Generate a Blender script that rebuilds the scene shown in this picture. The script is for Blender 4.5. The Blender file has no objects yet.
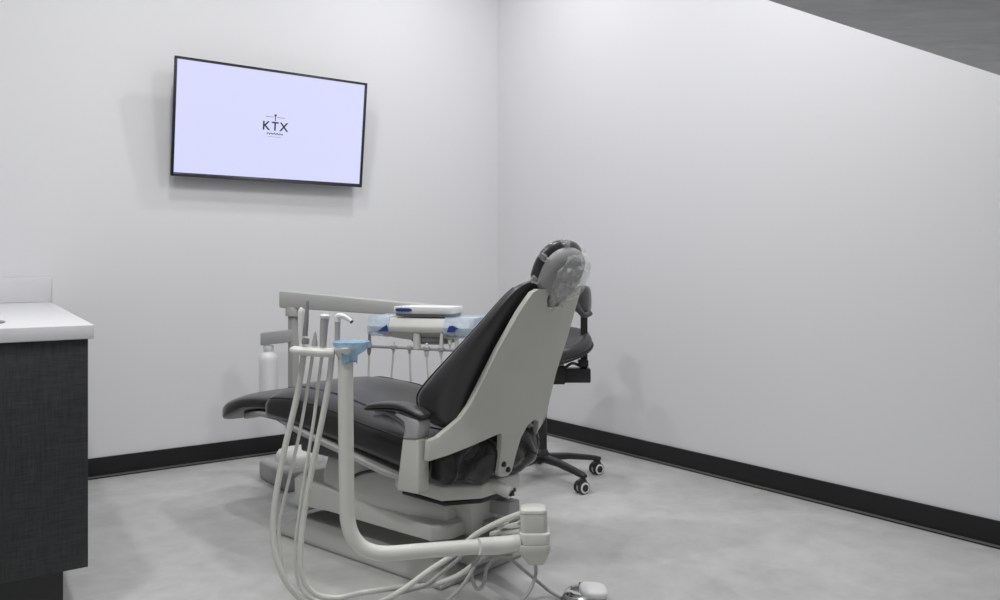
import bpy, bmesh, math, random
from mathutils import Vector, Matrix, noise
random.seed(4)
S = bpy.context.scene
COL = S.collection
H, F, HY = 1.05, 838.0, 265.0          # eye height, focal length in pixels, horizon row
R = math.radians

# ------------------------------------------------------------------ frames
def at(px, py, Z):
    return Vector(((px-500)/F*Z, Z, H-(py-HY)/F*Z))
def floor_at(px, py):
    Z = F*H/(py-HY); return Vector(((px-500)/F*Z, Z, 0))
TH = R(53.2)                            # the back wall runs this far off the line of sight
A = Vector((math.sin(TH), math.cos(TH), 0))       # along the back wall, to the corner
N = Vector((math.cos(TH), -math.sin(TH), 0))      # out of the back wall into the room
CORNER = floor_at(498, 422.3)
def wall_pt(px, py, gap):               # a point standing `gap` off the back wall
    d = Vector(((px-500)/F, 1.0, -(py-HY)/F)); o = Vector((0, 0, H))
    t = ((CORNER+N*gap)-o).dot(N)/d.dot(N)
    return o+d*t
CA = R(50)
CU = Vector((-math.sin(CA), math.cos(CA), 0)); CV = Vector((-math.cos(CA), -math.sin(CA), 0))
CO = Vector((62/F*2.66, 2.66, 0))+CU*0.75         # dental chair origin on the floor
CROT = math.atan2(CU.y, CU.x)
def ch(px, py, v):                      # chair-frame point on the upright plane at side offset v
    d = Vector(((px-500)/F, 1.0, -(py-HY)/F)); o = Vector((0, 0, H))
    t = ((CO+CV*v)-o).dot(CV)/d.dot(CV)
    p = o+d*t-CO
    return Vector((p.dot(CU), v, p.z))
def c2w(u, v, w): return CO+CU*u+CV*v+Vector((0, 0, w))
def chw(px, py, v): return c2w(*ch(px, py, v))

# ------------------------------------------------------------------ materials
MATS = {}
def mat(name, col, rough=0.5, metal=0.0, bump=0.0, bscale=40.0, vary=0.0, vscale=6.0, spec=0.5, coat=0.0,
        emit=None, estr=1.0, alpha=1.0, trans=0.0):
    if name in MATS: return MATS[name]
    m = bpy.data.materials.new(name); m.use_nodes = True
    nt = m.node_tree; b = nt.nodes['Principled BSDF']
    b.inputs['Base Color'].default_value = (*col, 1); b.inputs['Roughness'].default_value = rough
    b.inputs['Metallic'].default_value = metal; b.inputs['Specular IOR Level'].default_value = spec
    b.inputs['Coat Weight'].default_value = coat; b.inputs['Alpha'].default_value = alpha
    b.inputs['Transmission Weight'].default_value = trans
    if emit:
        b.inputs['Emission Color'].default_value = (*emit, 1); b.inputs['Emission Strength'].default_value = estr
    tc = nt.nodes.new('ShaderNodeTexCoord')
    if vary:
        n = nt.nodes.new('ShaderNodeTexNoise'); n.inputs['Scale'].default_value = vscale; n.inputs['Detail'].default_value = 6
        nt.links.new(tc.outputs['Object'], n.inputs['Vector'])
        r = nt.nodes.new('ShaderNodeValToRGB')
        r.color_ramp.elements[0].position = .3; r.color_ramp.elements[1].position = .7
        r.color_ramp.elements[0].color = (*[c*(1-vary) for c in col], 1)
        r.color_ramp.elements[1].color = (*[min(1, c*(1+vary)) for c in col], 1)
        nt.links.new(n.outputs['Fac'], r.inputs['Fac']); nt.links.new(r.outputs['Color'], b.inputs['Base Color'])
    if bump:
        n = nt.nodes.new('ShaderNodeTexNoise'); n.inputs['Scale'].default_value = bscale; n.inputs['Detail'].default_value = 4
        nt.links.new(tc.outputs['Object'], n.inputs['Vector'])
        k = nt.nodes.new('ShaderNodeBump'); k.inputs['Strength'].default_value = bump; k.inputs['Distance'].default_value = .01
        nt.links.new(n.outputs['Fac'], k.inputs['Height']); nt.links.new(k.outputs['Normal'], b.inputs['Normal'])
    MATS[name] = m
    return m

WALL = mat('wall_paint', (.735, .735, .75), .75, bump=.03, bscale=220, spec=.25)
CEIL = mat('ceiling_paint', (.8, .8, .8), .85, spec=.2)
BLACKTRIM = mat('black_baseboard', (.012, .012, .013), .5, spec=.3)
STRIP = mat('grey_strip', (.12, .12, .12), .4)
ENAMEL = mat('cream_enamel', (.60, .60, .555), .35, vary=.02, vscale=9)
PLASTIC = mat('grey_white_plastic', (.70, .70, .665), .42, vary=.02, vscale=9)
BRIGHT = mat('white_plastic', (.80, .80, .79), .35)
LTGREY = mat('light_grey_plastic', (.40, .40, .395), .45)
MOUNT = mat('headrest_grey', (.30, .30, .30), .45)
MIDGREY = mat('mid_grey_plastic', (.25, .25, .255), .45)
DKGREY = mat('dark_grey_plastic', (.05, .05, .052), .45)
BASEGREY = mat('base_grey_paint', (.40, .40, .385), .5, vary=.03)
LEATHER = mat('black_leather', (.034, .034, .035), .31, bump=.035, bscale=60, spec=.5)
for m_ in (LEATHER,):
    b_ = m_.node_tree.nodes['Principled BSDF']; b_.inputs['Sheen Weight'].default_value = .25; b_.inputs['Sheen Roughness'].default_value = .35
WRINKLE = mat('wrinkled_leather', (.011, .011, .0115), .2, bump=.2, bscale=10, spec=.5)
PIPING = mat('black_piping', (.012, .012, .012), .5)
BLACKPL = mat('black_plastic', (.018, .018, .019), .4)
RUBBER = mat('black_rubber', (.012, .012, .012), .6)
CHROME = mat('chrome', (.75, .75, .75), .15, metal=1.0)
STEEL = mat('brushed_steel', (.35, .34, .33), .35, metal=1.0)
TUBE = mat('hose_vinyl', (.68, .68, .64), .4)
SOLID = mat('white_solid_surface', (.66, .66, .675), .3, vary=.01, vscale=60)
BLUE = mat('navy_mark', (.02, .055, .26), .4)
BOTTLE = mat('milky_plastic', (.88, .88, .89), .3, trans=.08)
TVBLACK = mat('tv_black', (.012, .013, .02), .35)
INK = mat('screen_ink', (.02, .02, .03), .6)

def film(name, col, a, rough=.25, bump=.5, bscale=35, vr=.2):
    m = bpy.data.materials.new(name); m.use_nodes = True; nt = m.node_tree
    b = nt.nodes['Principled BSDF']
    b.inputs['Base Color'].default_value = (*col, 1); b.inputs['Roughness'].default_value = rough
    tc = nt.nodes.new('ShaderNodeTexCoord')
    n = nt.nodes.new('ShaderNodeTexNoise'); n.inputs['Scale'].default_value = bscale; n.inputs['Detail'].default_value = 5
    n.inputs['Distortion'].default_value = .6
    nt.links.new(tc.outputs['Object'], n.inputs['Vector'])
    k = nt.nodes.new('ShaderNodeBump'); k.inputs['Strength'].default_value = bump; k.inputs['Distance'].default_value = .02
    nt.links.new(n.outputs['Fac'], k.inputs['Height']); nt.links.new(k.outputs['Normal'], b.inputs['Normal'])
    mr = nt.nodes.new('ShaderNodeMapRange'); mr.inputs['From Min'].default_value = .35; mr.inputs['From Max'].default_value = .65
    mr.inputs['To Min'].default_value = max(0, a-vr); mr.inputs['To Max'].default_value = min(1, a+vr)
    nt.links.new(n.outputs['Fac'], mr.inputs['Value']); nt.links.new(mr.outputs['Result'], b.inputs['Alpha'])
    return m
BLUEFILM = film('blue_barrier_film', (.36, .58, .80), .66, bump=.2, bscale=18, vr=.1)
PALEFILM = film('pale_blue_film', (.60, .74, .93), .46, bump=.2, bscale=18, vr=.1)
CLEARFILM = film('clear_wrap', (.88, .89, .88), .26, rough=.12, bump=.3, bscale=30, vr=.14)

def floor_mat():
    m = bpy.data.materials.new('polished_concrete'); m.use_nodes = True; nt = m.node_tree; b = nt.nodes['Principled BSDF']
    tc = nt.nodes.new('ShaderNodeTexCoord')
    def nz(s, d, dist=0.0):
        n = nt.nodes.new('ShaderNodeTexNoise'); n.inputs['Scale'].default_value = s; n.inputs['Detail'].default_value = d
        n.inputs['Distortion'].default_value = dist; n.inputs['Roughness'].default_value = .62
        nt.links.new(tc.outputs['Object'], n.inputs['Vector']); return n
    a_, b_ = nz(1.6, 7, .8), nz(9, 8, .4)
    mx = nt.nodes.new('ShaderNodeMix'); mx.data_type = 'FLOAT'; mx.inputs[0].default_value = .4
    nt.links.new(a_.outputs['Fac'], mx.inputs[2]); nt.links.new(b_.outputs['Fac'], mx.inputs[3])
    r = nt.nodes.new('ShaderNodeValToRGB'); e = r.color_ramp.elements
    e[0].position = .36; e[0].color = (.41, .412, .40, 1); e[1].position = .64; e[1].color = (.57, .572, .56, 1)
    nt.links.new(mx.outputs[0], r.inputs['Fac']); nt.links.new(r.outputs['Color'], b.inputs['Base Color'])
    b.inputs['Roughness'].default_value = .42; b.inputs['Specular IOR Level'].default_value = .4
    return m
FLOOR = floor_mat()

def linen_mat():
    m = bpy.data.materials.new('charcoal_linen_laminate'); m.use_nodes = True; nt = m.node_tree; b = nt.nodes['Principled BSDF']
    tc = nt.nodes.new('ShaderNodeTexCoord')
    outs = []
    for sc in ((420, 420, 26), (26, 26, 420)):
        mp = nt.nodes.new('ShaderNodeMapping'); mp.inputs['Scale'].default_value = sc
        nt.links.new(tc.outputs['Object'], mp.inputs['Vector'])
        n = nt.nodes.new('ShaderNodeTexNoise'); n.inputs['Scale'].default_value = .6; n.inputs['Detail'].default_value = 3
        nt.links.new(mp.outputs['Vector'], n.inputs['Vector']); outs.append(n.outputs['Fac'])
    mx = nt.nodes.new('ShaderNodeMix'); mx.data_type = 'FLOAT'; mx.inputs[0].default_value = .5
    nt.links.new(outs[0], mx.inputs[2]); nt.links.new(outs[1], mx.inputs[3])
    r = nt.nodes.new('ShaderNodeValToRGB'); e = r.color_ramp.elements
    e[0].position = .36; e[0].color = (.011, .013, .014, 1); e[1].position = .66; e[1].color = (.034, .037, .039, 1)
    nt.links.new(mx.outputs[0], r.inputs['Fac']); nt.links.new(r.outputs['Color'], b.inputs['Base Color'])
    b.inputs['Roughness'].default_value = .55
    return m
LINEN = linen_mat()

def streak_mat():
    m = bpy.data.materials.new('dark_grey_plaster'); m.use_nodes = True; nt = m.node_tree; b = nt.nodes['Principled BSDF']
    tc = nt.nodes.new('ShaderNodeTexCoord')
    mp = nt.nodes.new('ShaderNodeMapping'); mp.inputs['Scale'].default_value = (3, 8, 6); mp.inputs['Rotation'].default_value = (0, 0, .35)
    nt.links.new(tc.outputs['Object'], mp.inputs['Vector'])
    n = nt.nodes.new('ShaderNodeTexNoise'); n.inputs['Scale'].default_value = 2.2; n.inputs['Detail'].default_value = 7; n.inputs['Distortion'].default_value = .9
    nt.links.new(mp.outputs['Vector'], n.inputs['Vector'])
    r = nt.nodes.new('ShaderNodeValToRGB'); e = r.color_ramp.elements
    e[0].position = .3; e[0].color = (.44, .445, .455, 1); e[1].position = .72; e[1].color = (.56, .565, .57, 1)
    nt.links.new(n.outputs['Fac'], r.inputs['Fac']); nt.links.new(r.outputs['Color'], b.inputs['Base Color'])
    b.inputs['Roughness'].default_value = .6
    k = nt.nodes.new('ShaderNodeBump'); k.inputs['Strength'].default_value = .2; k.inputs['Distance'].default_value = .01
    nt.links.new(n.outputs['Fac'], k.inputs['Height']); nt.links.new(k.outputs['Normal'], b.inputs['Normal'])
    return m
STREAK = streak_mat()

def screen_mat():
    m = bpy.data.materials.new('lit_screen'); m.use_nodes = True; nt = m.node_tree; b = nt.nodes['Principled BSDF']
    b.inputs['Base Color'].default_value = (.02, .02, .02, 1); b.inputs['Roughness'].default_value = .3
    b.inputs['Emission Color'].default_value = (.68, .70, .97, 1); b.inputs["Emission Strength"].default_value = .90
    return m
SCREEN = screen_mat()

# ------------------------------------------------------------------ mesh helpers
def finish(name, bm, m, parent=None, world=False, bevel=0.0, smooth=35, segs=2):
    """link bm as ONE mesh object; world=True: bm is in world space, made local to its parent"""
    bmesh.ops.remove_doubles(bm, verts=bm.verts, dist=1e-6)
    bmesh.ops.recalc_face_normals(bm, faces=bm.faces)
    if bevel:
        es = [e for e in bm.edges if len(e.link_faces) == 2 and e.calc_face_angle(0) > R(32)]
        bmesh.ops.bevel(bm, geom=es, offset=bevel, segments=segs, profile=.5, affect='EDGES', clamp_overlap=True)
        bmesh.ops.recalc_face_normals(bm, faces=bm.faces)
    if world and parent is not None:
        bm.transform(LOCAL[parent.name].inverted())
    me = bpy.data.meshes.new(name); bm.to_mesh(me); bm.free()
    for p in me.polygons: p.use_smooth = True
    me.set_sharp_from_angle(angle=R(smooth))
    o = bpy.data.objects.new(name, me); COL.objects.link(o)
    for x in (m if isinstance(m, (list, tuple)) else [m]): me.materials.append(x)
    if parent is not None: o.parent = parent
    LOCAL[o.name] = LOCAL[parent.name].copy() if parent is not None else Matrix.Identity(4)
    return o
LOCAL = {}
def thing(name, label, cat, loc=(0, 0, 0), rotz=0.0, rotx=0.0, group=None):
    o = bpy.data.objects.new(name, None); COL.objects.link(o)
    o.empty_display_size = .1; o.location = loc; o.rotation_euler = (rotx, 0, rotz)
    o['label'] = label; o['category'] = cat
    if group: o['group'] = group
    LOCAL[o.name] = Matrix.Translation(loc) @ Matrix.Rotation(rotz, 4, 'Z') @ Matrix.Rotation(rotx, 4, 'X')
    return o
def struct(o): o['kind'] = 'structure'; return o

def box(bm, c, s, M=None):
    vs = [Vector((c[0]+dx*s[0]/2, c[1]+dy*s[1]/2, c[2]+dz*s[2]/2)) for dx in (-1, 1) for dy in (-1, 1) for dz in (-1, 1)]
    if M: vs = [M @ v for v in vs]
    b = [bm.verts.new(v) for v in vs]
    for f in ((0, 1, 3, 2), (4, 6, 7, 5), (0, 4, 5, 1), (2, 3, 7, 6), (0, 2, 6, 4), (1, 5, 7, 3)):
        bm.faces.new([b[i] for i in f])
    return bm
def loft(bm, rings, close=True, cap=True):
    rs = [[bm.verts.new(p) for p in r] for r in rings]; n = len(rs[0])
    for a, b in zip(rs, rs[1:]):
        for i in range(n if close else n-1):
            bm.faces.new((a[i], a[(i+1) % n], b[(i+1) % n], b[i]))
    if cap: bm.faces.new(rs[0]); bm.faces.new(rs[-1])
    return bm
def catmull(pts, k=8):
    P = [Vector(p) for p in pts]
    if len(P) < 3: return P
    P = [P[0]*2-P[1]]+P+[P[-1]*2-P[-2]]; out = []
    for i in range(1, len(P)-2):
        p0, p1, p2, p3 = P[i-1:i+3]
        for j in range(k):
            t = j/k
            out.append(.5*((2*p1)+(p2-p0)*t+(2*p0-5*p1+4*p2-p3)*t*t+(3*p1-p0-3*p2+p3)*t**3))
    out.append(P[-2]); return out
def tube(bm, pts, r, segs=12, k=8, smooth=True, cap=True):
    P = catmull(pts, k) if smooth else [Vector(p) for p in pts]
    n = len(P); rr = r if isinstance(r, (list, tuple)) else [r]*2
    t0 = (P[1]-P[0]).normalized(); up = Vector((0, 0, 1)) if abs(t0.z) < .9 else Vector((1, 0, 0))
    x = t0.cross(up).normalized(); rings = []
    for i in range(n):
        t = (P[min(i+1, n-1)]-P[max(i-1, 0)]).normalized()
        x = (x-t*x.dot(t)).normalized(); y = t.cross(x)
        f = i/(n-1)*(len(rr)-1); j = min(int(f), len(rr)-2); rad = rr[j]+(rr[j+1]-rr[j])*(f-j)
        rings.append([P[i]+(x*math.cos(2*math.pi*q/segs)+y*math.sin(2*math.pi*q/segs))*rad for q in range(segs)])
    return loft(bm, rings, cap=cap)
def lathe(bm, prof, c=(0, 0, 0), axis=(0, 0, 1), segs=32):
    c = Vector(c); q = Vector((0, 0, 1)).rotation_difference(Vector(axis).normalized())
    return loft(bm, [[c+q @ Vector((max(r, 1e-4)*math.cos(2*math.pi*i/segs), max(r, 1e-4)*math.sin(2*math.pi*i/segs), z)) for i in range(segs)] for r, z in prof])
def prism(bm, poly, ext, fn):
    """poly: 2-D outline, extruded between ext[0] and ext[1]; fn(a,b,t) -> point"""
    lo = [bm.verts.new(fn(a, b, ext[0])) for a, b in poly]; hi = [bm.verts.new(fn(a, b, ext[1])) for a, b in poly]
    n = len(poly)
    bm.faces.new(lo); bm.faces.new(hi)
    for i in range(n): bm.faces.new((lo[i], lo[(i+1) % n], hi[(i+1) % n], hi[i]))
    return bm
def superring(n, ex, fn, bulge=0):
    out = []
    for i in range(n):
        t = 2*math.pi*i/n; c, s = math.cos(t), math.sin(t)
        out.append(fn(math.copysign(abs(c)**(2/ex), c), math.copysign(abs(s)**(2/ex), s)))
    return out
def ellipsoid(bm, c, ax, segs=24, rings=14, wob=0, seed=0, freq=9, ex=2.0):
    """ax: three half-axis vectors"""
    c = Vector(c); ax = [Vector(a) for a in ax]; rs = []
    for j in range(rings+1):
        th = math.pi*(.012+.976*j/rings); r = []
        for i in range(segs):
            ph = 2*math.pi*i/segs
            x, y, z = math.sin(th)*math.cos(ph), math.sin(th)*math.sin(ph), math.cos(th)
            if ex != 2:
                x, y, z = [math.copysign(abs(q)**(2/ex), q) for q in (x, y, z)]
            p = c+ax[0]*x+ax[1]*y+ax[2]*z
            if wob:
                d = (p-c).normalized(); p = p+d*wob*noise.noise(p*freq+Vector((seed, 0, 0)))
            r.append(p)
        rs.append(r)
    return loft(bm, rs)
def B(): return bmesh.new()

# ------------------------------------------------------------------ room shell
Z3 = 3.3
RD = N                                   # the right wall runs out of the corner along N
def room_pt(s, n, z=0): return CORNER+A*s+N*n+Vector((0, 0, z))   # s along back wall, n off it
def slab(name, s0, s1, n0, n1, z0, z1, m, bevel=0):
    bm = B(); prism(bm, [(s0, n0), (s1, n0), (s1, n1), (s0, n1)], (z0, z1), lambda a, b, t: room_pt(a, b, t))
    return struct(finish(name, bm, m, bevel=bevel))
slab('floor', -6, .12, -.12, 7.6, -.1, 0, FLOOR)
slab('wall_back', -6, .12, -.12, 0, 0, Z3, WALL)
slab('wall_right', 0, .12, 0, 7.6, 0, Z3, WALL)
slab('ceiling', -6, .12, -.12, 7.6, Z3, Z3+.1, CEIL)
slab('baseboard_back', -6, -.0005, .0005, .012, .0005, .103, BLACKTRIM, .002)
slab('baseboard_right', -.012, -.0005, .0125, 7.6, .0005, .103, BLACKTRIM, .002)
slab('trim_1', -6, -.0125, .0125, .016, .0065, .0150, STRIP)
slab('trim_2', -.016, -.0125, .0165, 7.6, .0065, .0150, STRIP)
# low bulkhead across the front of the room; its lower far edge crosses the photo's top right corner
DZ = .62
e1 = at(765, 0, F*DZ/265); e2 = at(1000, 76, F*DZ/189)
e1.z = e2.z = 0; eD = (e2-e1).normalized(); eN = Vector((eD.y, -eD.x, 0))
far_t = -((e1-CORNER).dot(A))/eD.dot(A)-.002           # out to the right wall
bm = B(); g0, g1 = e1-eD*3.6, e1+eD*far_t; g2 = g1+eN*.65; g2 = g2-eD*((g2-CORNER).dot(A)+.002)/eD.dot(A); g3 = g0+eN*.65
prism(bm, [(g0.x, g0.y), (g1.x, g1.y), (g2.x, g2.y), (g3.x, g3.y)], (H+DZ, Z3-.001), lambda a, b, t: Vector((a, b, t)))
struct(finish('ceiling_bulkhead', bm, STREAK, bevel=.004))

# ------------------------------------------------------------------ television
bl, br = wall_pt(171, 175.5, .075), wall_pt(361, 187, .075)
tl, tr = wall_pt(177, 56.5, .15), wall_pt(367.5, 83, .15)
tw = (br-bl).dot(A); thh = ((tl.z+tr.z)-(bl.z+br.z))/2
tcx = ((bl+br)/2)
tilt = R(6.8)
root = thing('wall_television', 'flat black framed television on the back wall, lit pale blue, tilted forward', 'television',
             (tcx.x, tcx.y, (bl.z+br.z)/2), math.atan2(A.y, A.x), tilt)
thh = thh/math.cos(tilt)
bm = B(); bw = .011
box(bm, (0, .012, thh/2), (tw-.002, .018, thh-.002)); fr = finish('casing', bm, TVBLACK, root, bevel=.003)
bm = B()
for c, s in (((0, -.001, thh-bw/2), (tw, .012, bw)), ((0, -.001, .009), (tw, .012, .018)), ((-tw/2+bw/2, -.001, thh/2), (bw, .012, thh)), ((tw/2-bw/2, -.001, thh/2), (bw, .012, thh))): box(bm, c, s)
finish('bezel', bm, TVBLACK, root, bevel=.0015)
bm = B(); sx, sz0, sz1 = tw/2-bw, .018, thh-bw
vs = [bm.verts.new(p) for p in ((-sx, .0025, sz0), (sx, .0025, sz0), (sx, .0025, sz1), (-sx, .0025, sz1))]; bm.faces.new(vs)
scr = finish('screen', bm, SCREEN, root)
mzc = (sz0+sz1)/2
def letters(txt, x, z, size, off):
    cu = bpy.data.curves.new('lettering', 'FONT'); cu.body = txt; cu.size = size; cu.align_x = 'CENTER'; cu.offset = off; cu.extrude = .0006
    o = bpy.data.objects.new('lettering', cu); COL.objects.link(o)
    dg = bpy.context.evaluated_depsgraph_get(); me = bpy.data.meshes.new_from_object(o.evaluated_get(dg))
    bm = B(); bm.from_mesh(me)
    bm.transform(Matrix.Translation((x, .0012, z)) @ Matrix.Rotation(R(90), 4, 'X'))
    bpy.data.objects.remove(o); bpy.data.curves.remove(cu); bpy.data.meshes.remove(me)
    return bm
bm = B()
for t_, x_ in (('K', -.050), ('T', .0), ('X', .050)):
    b2 = letters(t_, x_, mzc-.025, .066, .0010); tmp = bpy.data.meshes.new('t'); b2.to_mesh(tmp); b2.free(); bm.from_mesh(tmp); bpy.data.meshes.remove(tmp)
box(bm, (0, .0012, mzc+.040), (.004, .001, .030)); box(bm, (0, .0012, mzc+.056), (.012, .001, .010))
box(bm, (-.032, .0012, mzc+.046), (.042, .001, .0022)); box(bm, (.032, .0012, mzc+.046), (.042, .001, .0022))
px0 = -.042
for i in range(14):                       # the illegible script line under the letters
    a_ = .007*math.sin(i*2.4); box(bm, (px0+i*.0065, .0012, mzc-.043+a_*.35), (.0042, .001, .005+.004*abs(math.cos(i*1.7))))
box(bm, (0, .0012, mzc-.060), (.07, .001, .0012))
finish('logo', bm, INK, scr, smooth=20)
bm = B(); box(bm, (0, .055, thh*.5), (.42, .07, .30)); finish('wall_mount', bm, BLACKPL, root, bevel=.004)

# ------------------------------------------------------------------ counter and cabinet
CT = .875
p0 = at(94.5, 324.7, F*(H-CT)/59.7); p1 = at(49.5, 301.3, F*(H-CT)/36.3)
dwall = (p1-CORNER).dot(N); p1 = p1-(p1-p0)*(dwall-.042)/((p1-p0).dot(N))   # stop at the splash, just off the wall
back = (p1-p0).normalized()
q0 = p0-A*1.0; q1 = p1-A*1.0
croot = thing('countertop', 'white solid surface countertop with low backsplash on the dark cabinet', 'countertop', (p0.x, p0.y, CT))
pw = p1+(p1-p0).normalized()*.034
sc_ = at(23, 322.5, F*(H-CT)/57.5); sc_ = Vector((sc_.x-.19, sc_.y-.07, CT)); SR = .15
bm = B(); prism(bm, [(p0.x, p0.y), (pw.x, pw.y), (pw.x-A.x, pw.y-A.y), (q0.x, q0.y)], (CT-.041, CT), lambda a, b, t: Vector((a, b, t)))
finish('slab', bm, SOLID, croot, True, bevel=.003)
bm = B(); f0 = p1; d_ = (pw-p1)*.9
prism(bm, [(f0.x, f0.y), ((f0+d_).x, (f0+d_).y), ((f0+d_-A).x, (f0+d_-A).y), ((f0-A).x, (f0-A).y)], (CT+.0005, CT+.116), lambda a, b, t: Vector((a, b, t)))
finish('backsplash', bm, SOLID, croot, True, bevel=.002)
bm = B(); lathe(bm, [(SR-.03, .0005), (SR, .0005), (SR+.004, .0025), (SR, .004), (SR-.012, .002), (SR-.022, .0015), (SR-.03, .001)], sc_)
finish('sink_rim', bm, STEEL, croot, True)
croot2 = thing('base_cabinet', 'charcoal linen laminate base cabinet under the white countertop', 'cabinet', (p0.x, p0.y, 0))
ins = .016
c0 = p0-A*ins+back*.012; c1 = p1-A*ins; c3 = q0+back*.012; c2 = q1
zb = H-(566.8-HY)/F*(c0.y)
bm = B(); prism(bm, [(c0.x, c0.y), (c1.x, c1.y), (c2.x, c2.y), (c3.x, c3.y)], (zb, CT-.0415), lambda a, b, t: Vector((a, b, t)))
finish('body', bm, LINEN, croot2, True, bevel=.0015)
k0 = c0+back*.05-A*.062; k3 = c3+back*.05; k1 = c1-A*.085; k2 = c2
bm = B(); prism(bm, [(k0.x, k0.y), (k1.x, k1.y), (k2.x, k2.y), (k3.x, k3.y)], (.0005, zb-.0005), lambda a, b, t: Vector((a, b, t)))
finish('toe_kick', bm, BLACKPL, croot2, True)

# ------------------------------------------------------------------ dental chair (chair frame: x to the toes, y to the near side, z up)
chair = thing('dental_chair', 'reclined black leather dental chair with pale back shell, in the middle of the floor', 'dental chair', CO, CROT)
def body_loft(secs, ex=3.2, n=48, exb=None):
    bm = B(); rings = []; exb = exb or ex
    for u, b, z0, z1 in secs:
        r = []
        for i in range(n):
            t = 2*math.pi*i/n; e = ex if math.sin(t) >= 0 else exb; c, q = math.cos(t), math.sin(t)
            r.append(Vector((u, b*math.copysign(abs(c)**(2/e), c), (z0+z1)/2+(z1-z0)/2*math.copysign(abs(q)**(2/e), q))))
        rings.append(r)
    return loft(bm, rings)
def dens(secs, k=5):
    out = [tuple(v) for v in []]
    P = [tuple(s) for s in secs]; n = len(P)
    for i in range(n-1):
        a = P[max(i-1, 0)]; b = P[i]; c = P[i+1]; d = P[min(i+2, n-1)]
        for j in range(k):
            t = j/k
            out.append(tuple(.5*(2*b[q]+(c[q]-a[q])*t+(2*a[q]-5*b[q]+4*c[q]-d[q])*t*t+(3*b[q]-a[q]-3*c[q]+d[q])*t**3) for q in range(len(b))))
    out.append(P[-1]); return out
SEAT = [(.51, .20, .478, .51), (.50, .24, .462, .53), (.475, .258, .455, .552), (.43, .265, .452, .58), (.30, .270, .443, .596), (.1, .272, .422, .586),
        (-.1, .272, .398, .553), (-.3, .264, .368, .528), (-.42, .25, .352, .52), (-.485, .225, .36, .505), (-.515, .16, .39, .475)]
seat = finish('seat_cushion', body_loft(dens(SEAT), 2.7, exb=7), LEATHER, chair, smooth=60)
LEGR = [(.42, .2, .472, .525), (.5, .226, .470, .538), (.6, .226, .464, .535), (.70, .222, .448, .523), (.78, .216, .420, .506), (.85, .206, .396, .484), (.90, .185, .384, .458), (.925, .15, .388, .438), (.935, .10, .398, .424)]
lrest = finish('leg_rest', body_loft(dens(LEGR), 3.4, exb=5), LEATHER, chair, smooth=60)
bm = B()
def on_seat(u, t, k=1.004):
    S_ = sorted(SEAT); 
    for p, q in zip(S_, S_[1:]):
        if p[0] <= u <= q[0]:
            f = (u-p[0])/(q[0]-p[0]); b_, z0, z1 = [p[i]+(q[i]-p[i])*f for i in (1, 2, 3)]; c, n_ = math.cos(t), math.sin(t)
            return Vector((u, b_*k*math.copysign(abs(c)**(2/2.7), c), (z0+z1)/2+(z1-z0)/2*k*math.copysign(abs(n_)**(2/2.7), n_)))
for t in (R(16), R(52)):
    for m_ in (t, math.pi-t):
        tube(bm, [on_seat(u, m_) for u in (.49, .44, .38, .3, .2, .1, 0, -.1, -.2, -.3, -.4)], .0035, 8, 4)
finish('piping', bm, PIPING, seat)
PAN = [(.745, .18, .408, .440), (.66, .205, .430, .458), (.58, .222, .444, .468), (.43, .245, .448, .470), (.25, .278, .424, .447), (0, .278, .384, .407), (-.22, .278, .345, .368), (-.34, .24, .325, .346)]
finish('seat_pan', body_loft(PAN, 9), LTGREY, chair, smooth=40)
bm = B(); box(bm, (.27, .0, .362), (.27, .30, .085)); finish('seat_motor_cover', bm, mat('motor_grey', (.09, .09, .09), .5), chair, bevel=.012)

# back cushion: sections up the height
def sections(secs, ex):
    bm = B(); rings = []
    for w, uf, ub, b in secs:
        rings.append(superring(52, ex, lambda c, s: Vector(((uf+ub)/2+(uf-ub)/2*s, b*c, w))))
    return loft(bm, rings)
BACK = [(.518, -.47, -.505, .17), (.526, -.43, -.508, .222), (.546, -.385, -.515, .258), (.585, -.348, -.53, .280), (.632, -.340, -.542, .285), (.69, -.396, -.563, .280), (.783, -.498, -.605, .258),
        (.863, -.574, -.642, .226), (.945, -.630, -.682, .175), (.985, -.662, -.704, .137), (1.003, -.690, -.712, .09)]
BEX = 3.8; BD = dens(BACK, 5)
backc = finish('backrest_cushion', sections(BD, BEX), LEATHER, chair, smooth=60)
bm = B()
for t in (R(27), R(153)):
    pts = []
    for w, uf, ub, b in BD[8:-6:3]:
        c, q = math.cos(t), math.sin(t)
        pts.append(Vector(((uf+ub)/2+(uf-ub)/2*1.012*math.copysign(abs(q)**(2/BEX), q), b*1.006*math.copysign(abs(c)**(2/BEX), c), w)))
    tube(bm, pts, .0032, 8, 3)
finish('piping', bm, PIPING, backc)

def prof(w):                              # u of the shell along its height
    K = [(.30, -.475), (.36, -.500), (.42, -.510), (.50, -.517), (.536, -.520), (.59, -.535), (.674, -.562), (.785, -.612), (.904, -.668), (.98, -.705), (1.05, -.74)]
    for (a, ua), (b, ub) in zip(K, K[1:]):
        if w <= b: return ua+(ub-ua)*(w-a)/(b-a)
    return K[-1][1]
def shell_map(v, w, off=0):
    u = prof(w)-.022*(1-min(1, abs(v)/.2)**2)
    av = abs(v)
    if av > .2: u += .55*(av-.2)
    if v < -.12: u += max(0, .515-w)*.62*min(1, (-v-.12)/.08)
    return Vector((u-off, v, w))
near = [(.0, .915), (.030, .917), (.045, .935), (.052, .962), (.068, .974), (.105, .976), (.124, .966), (.136, .94), (.15, .904), (.18, .785), (.2, .673), (.216, .61), (.234, .57), (.262, .54),
        (.29, .515), (.315, .505), (.315, .441), (.26, .455), (.2, .476), (.12, .494), (.075, .502), (.066, .498), (.064, .46), (.066, .40), (.064, .37), (.048, .352), (.012, .348)]
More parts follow.
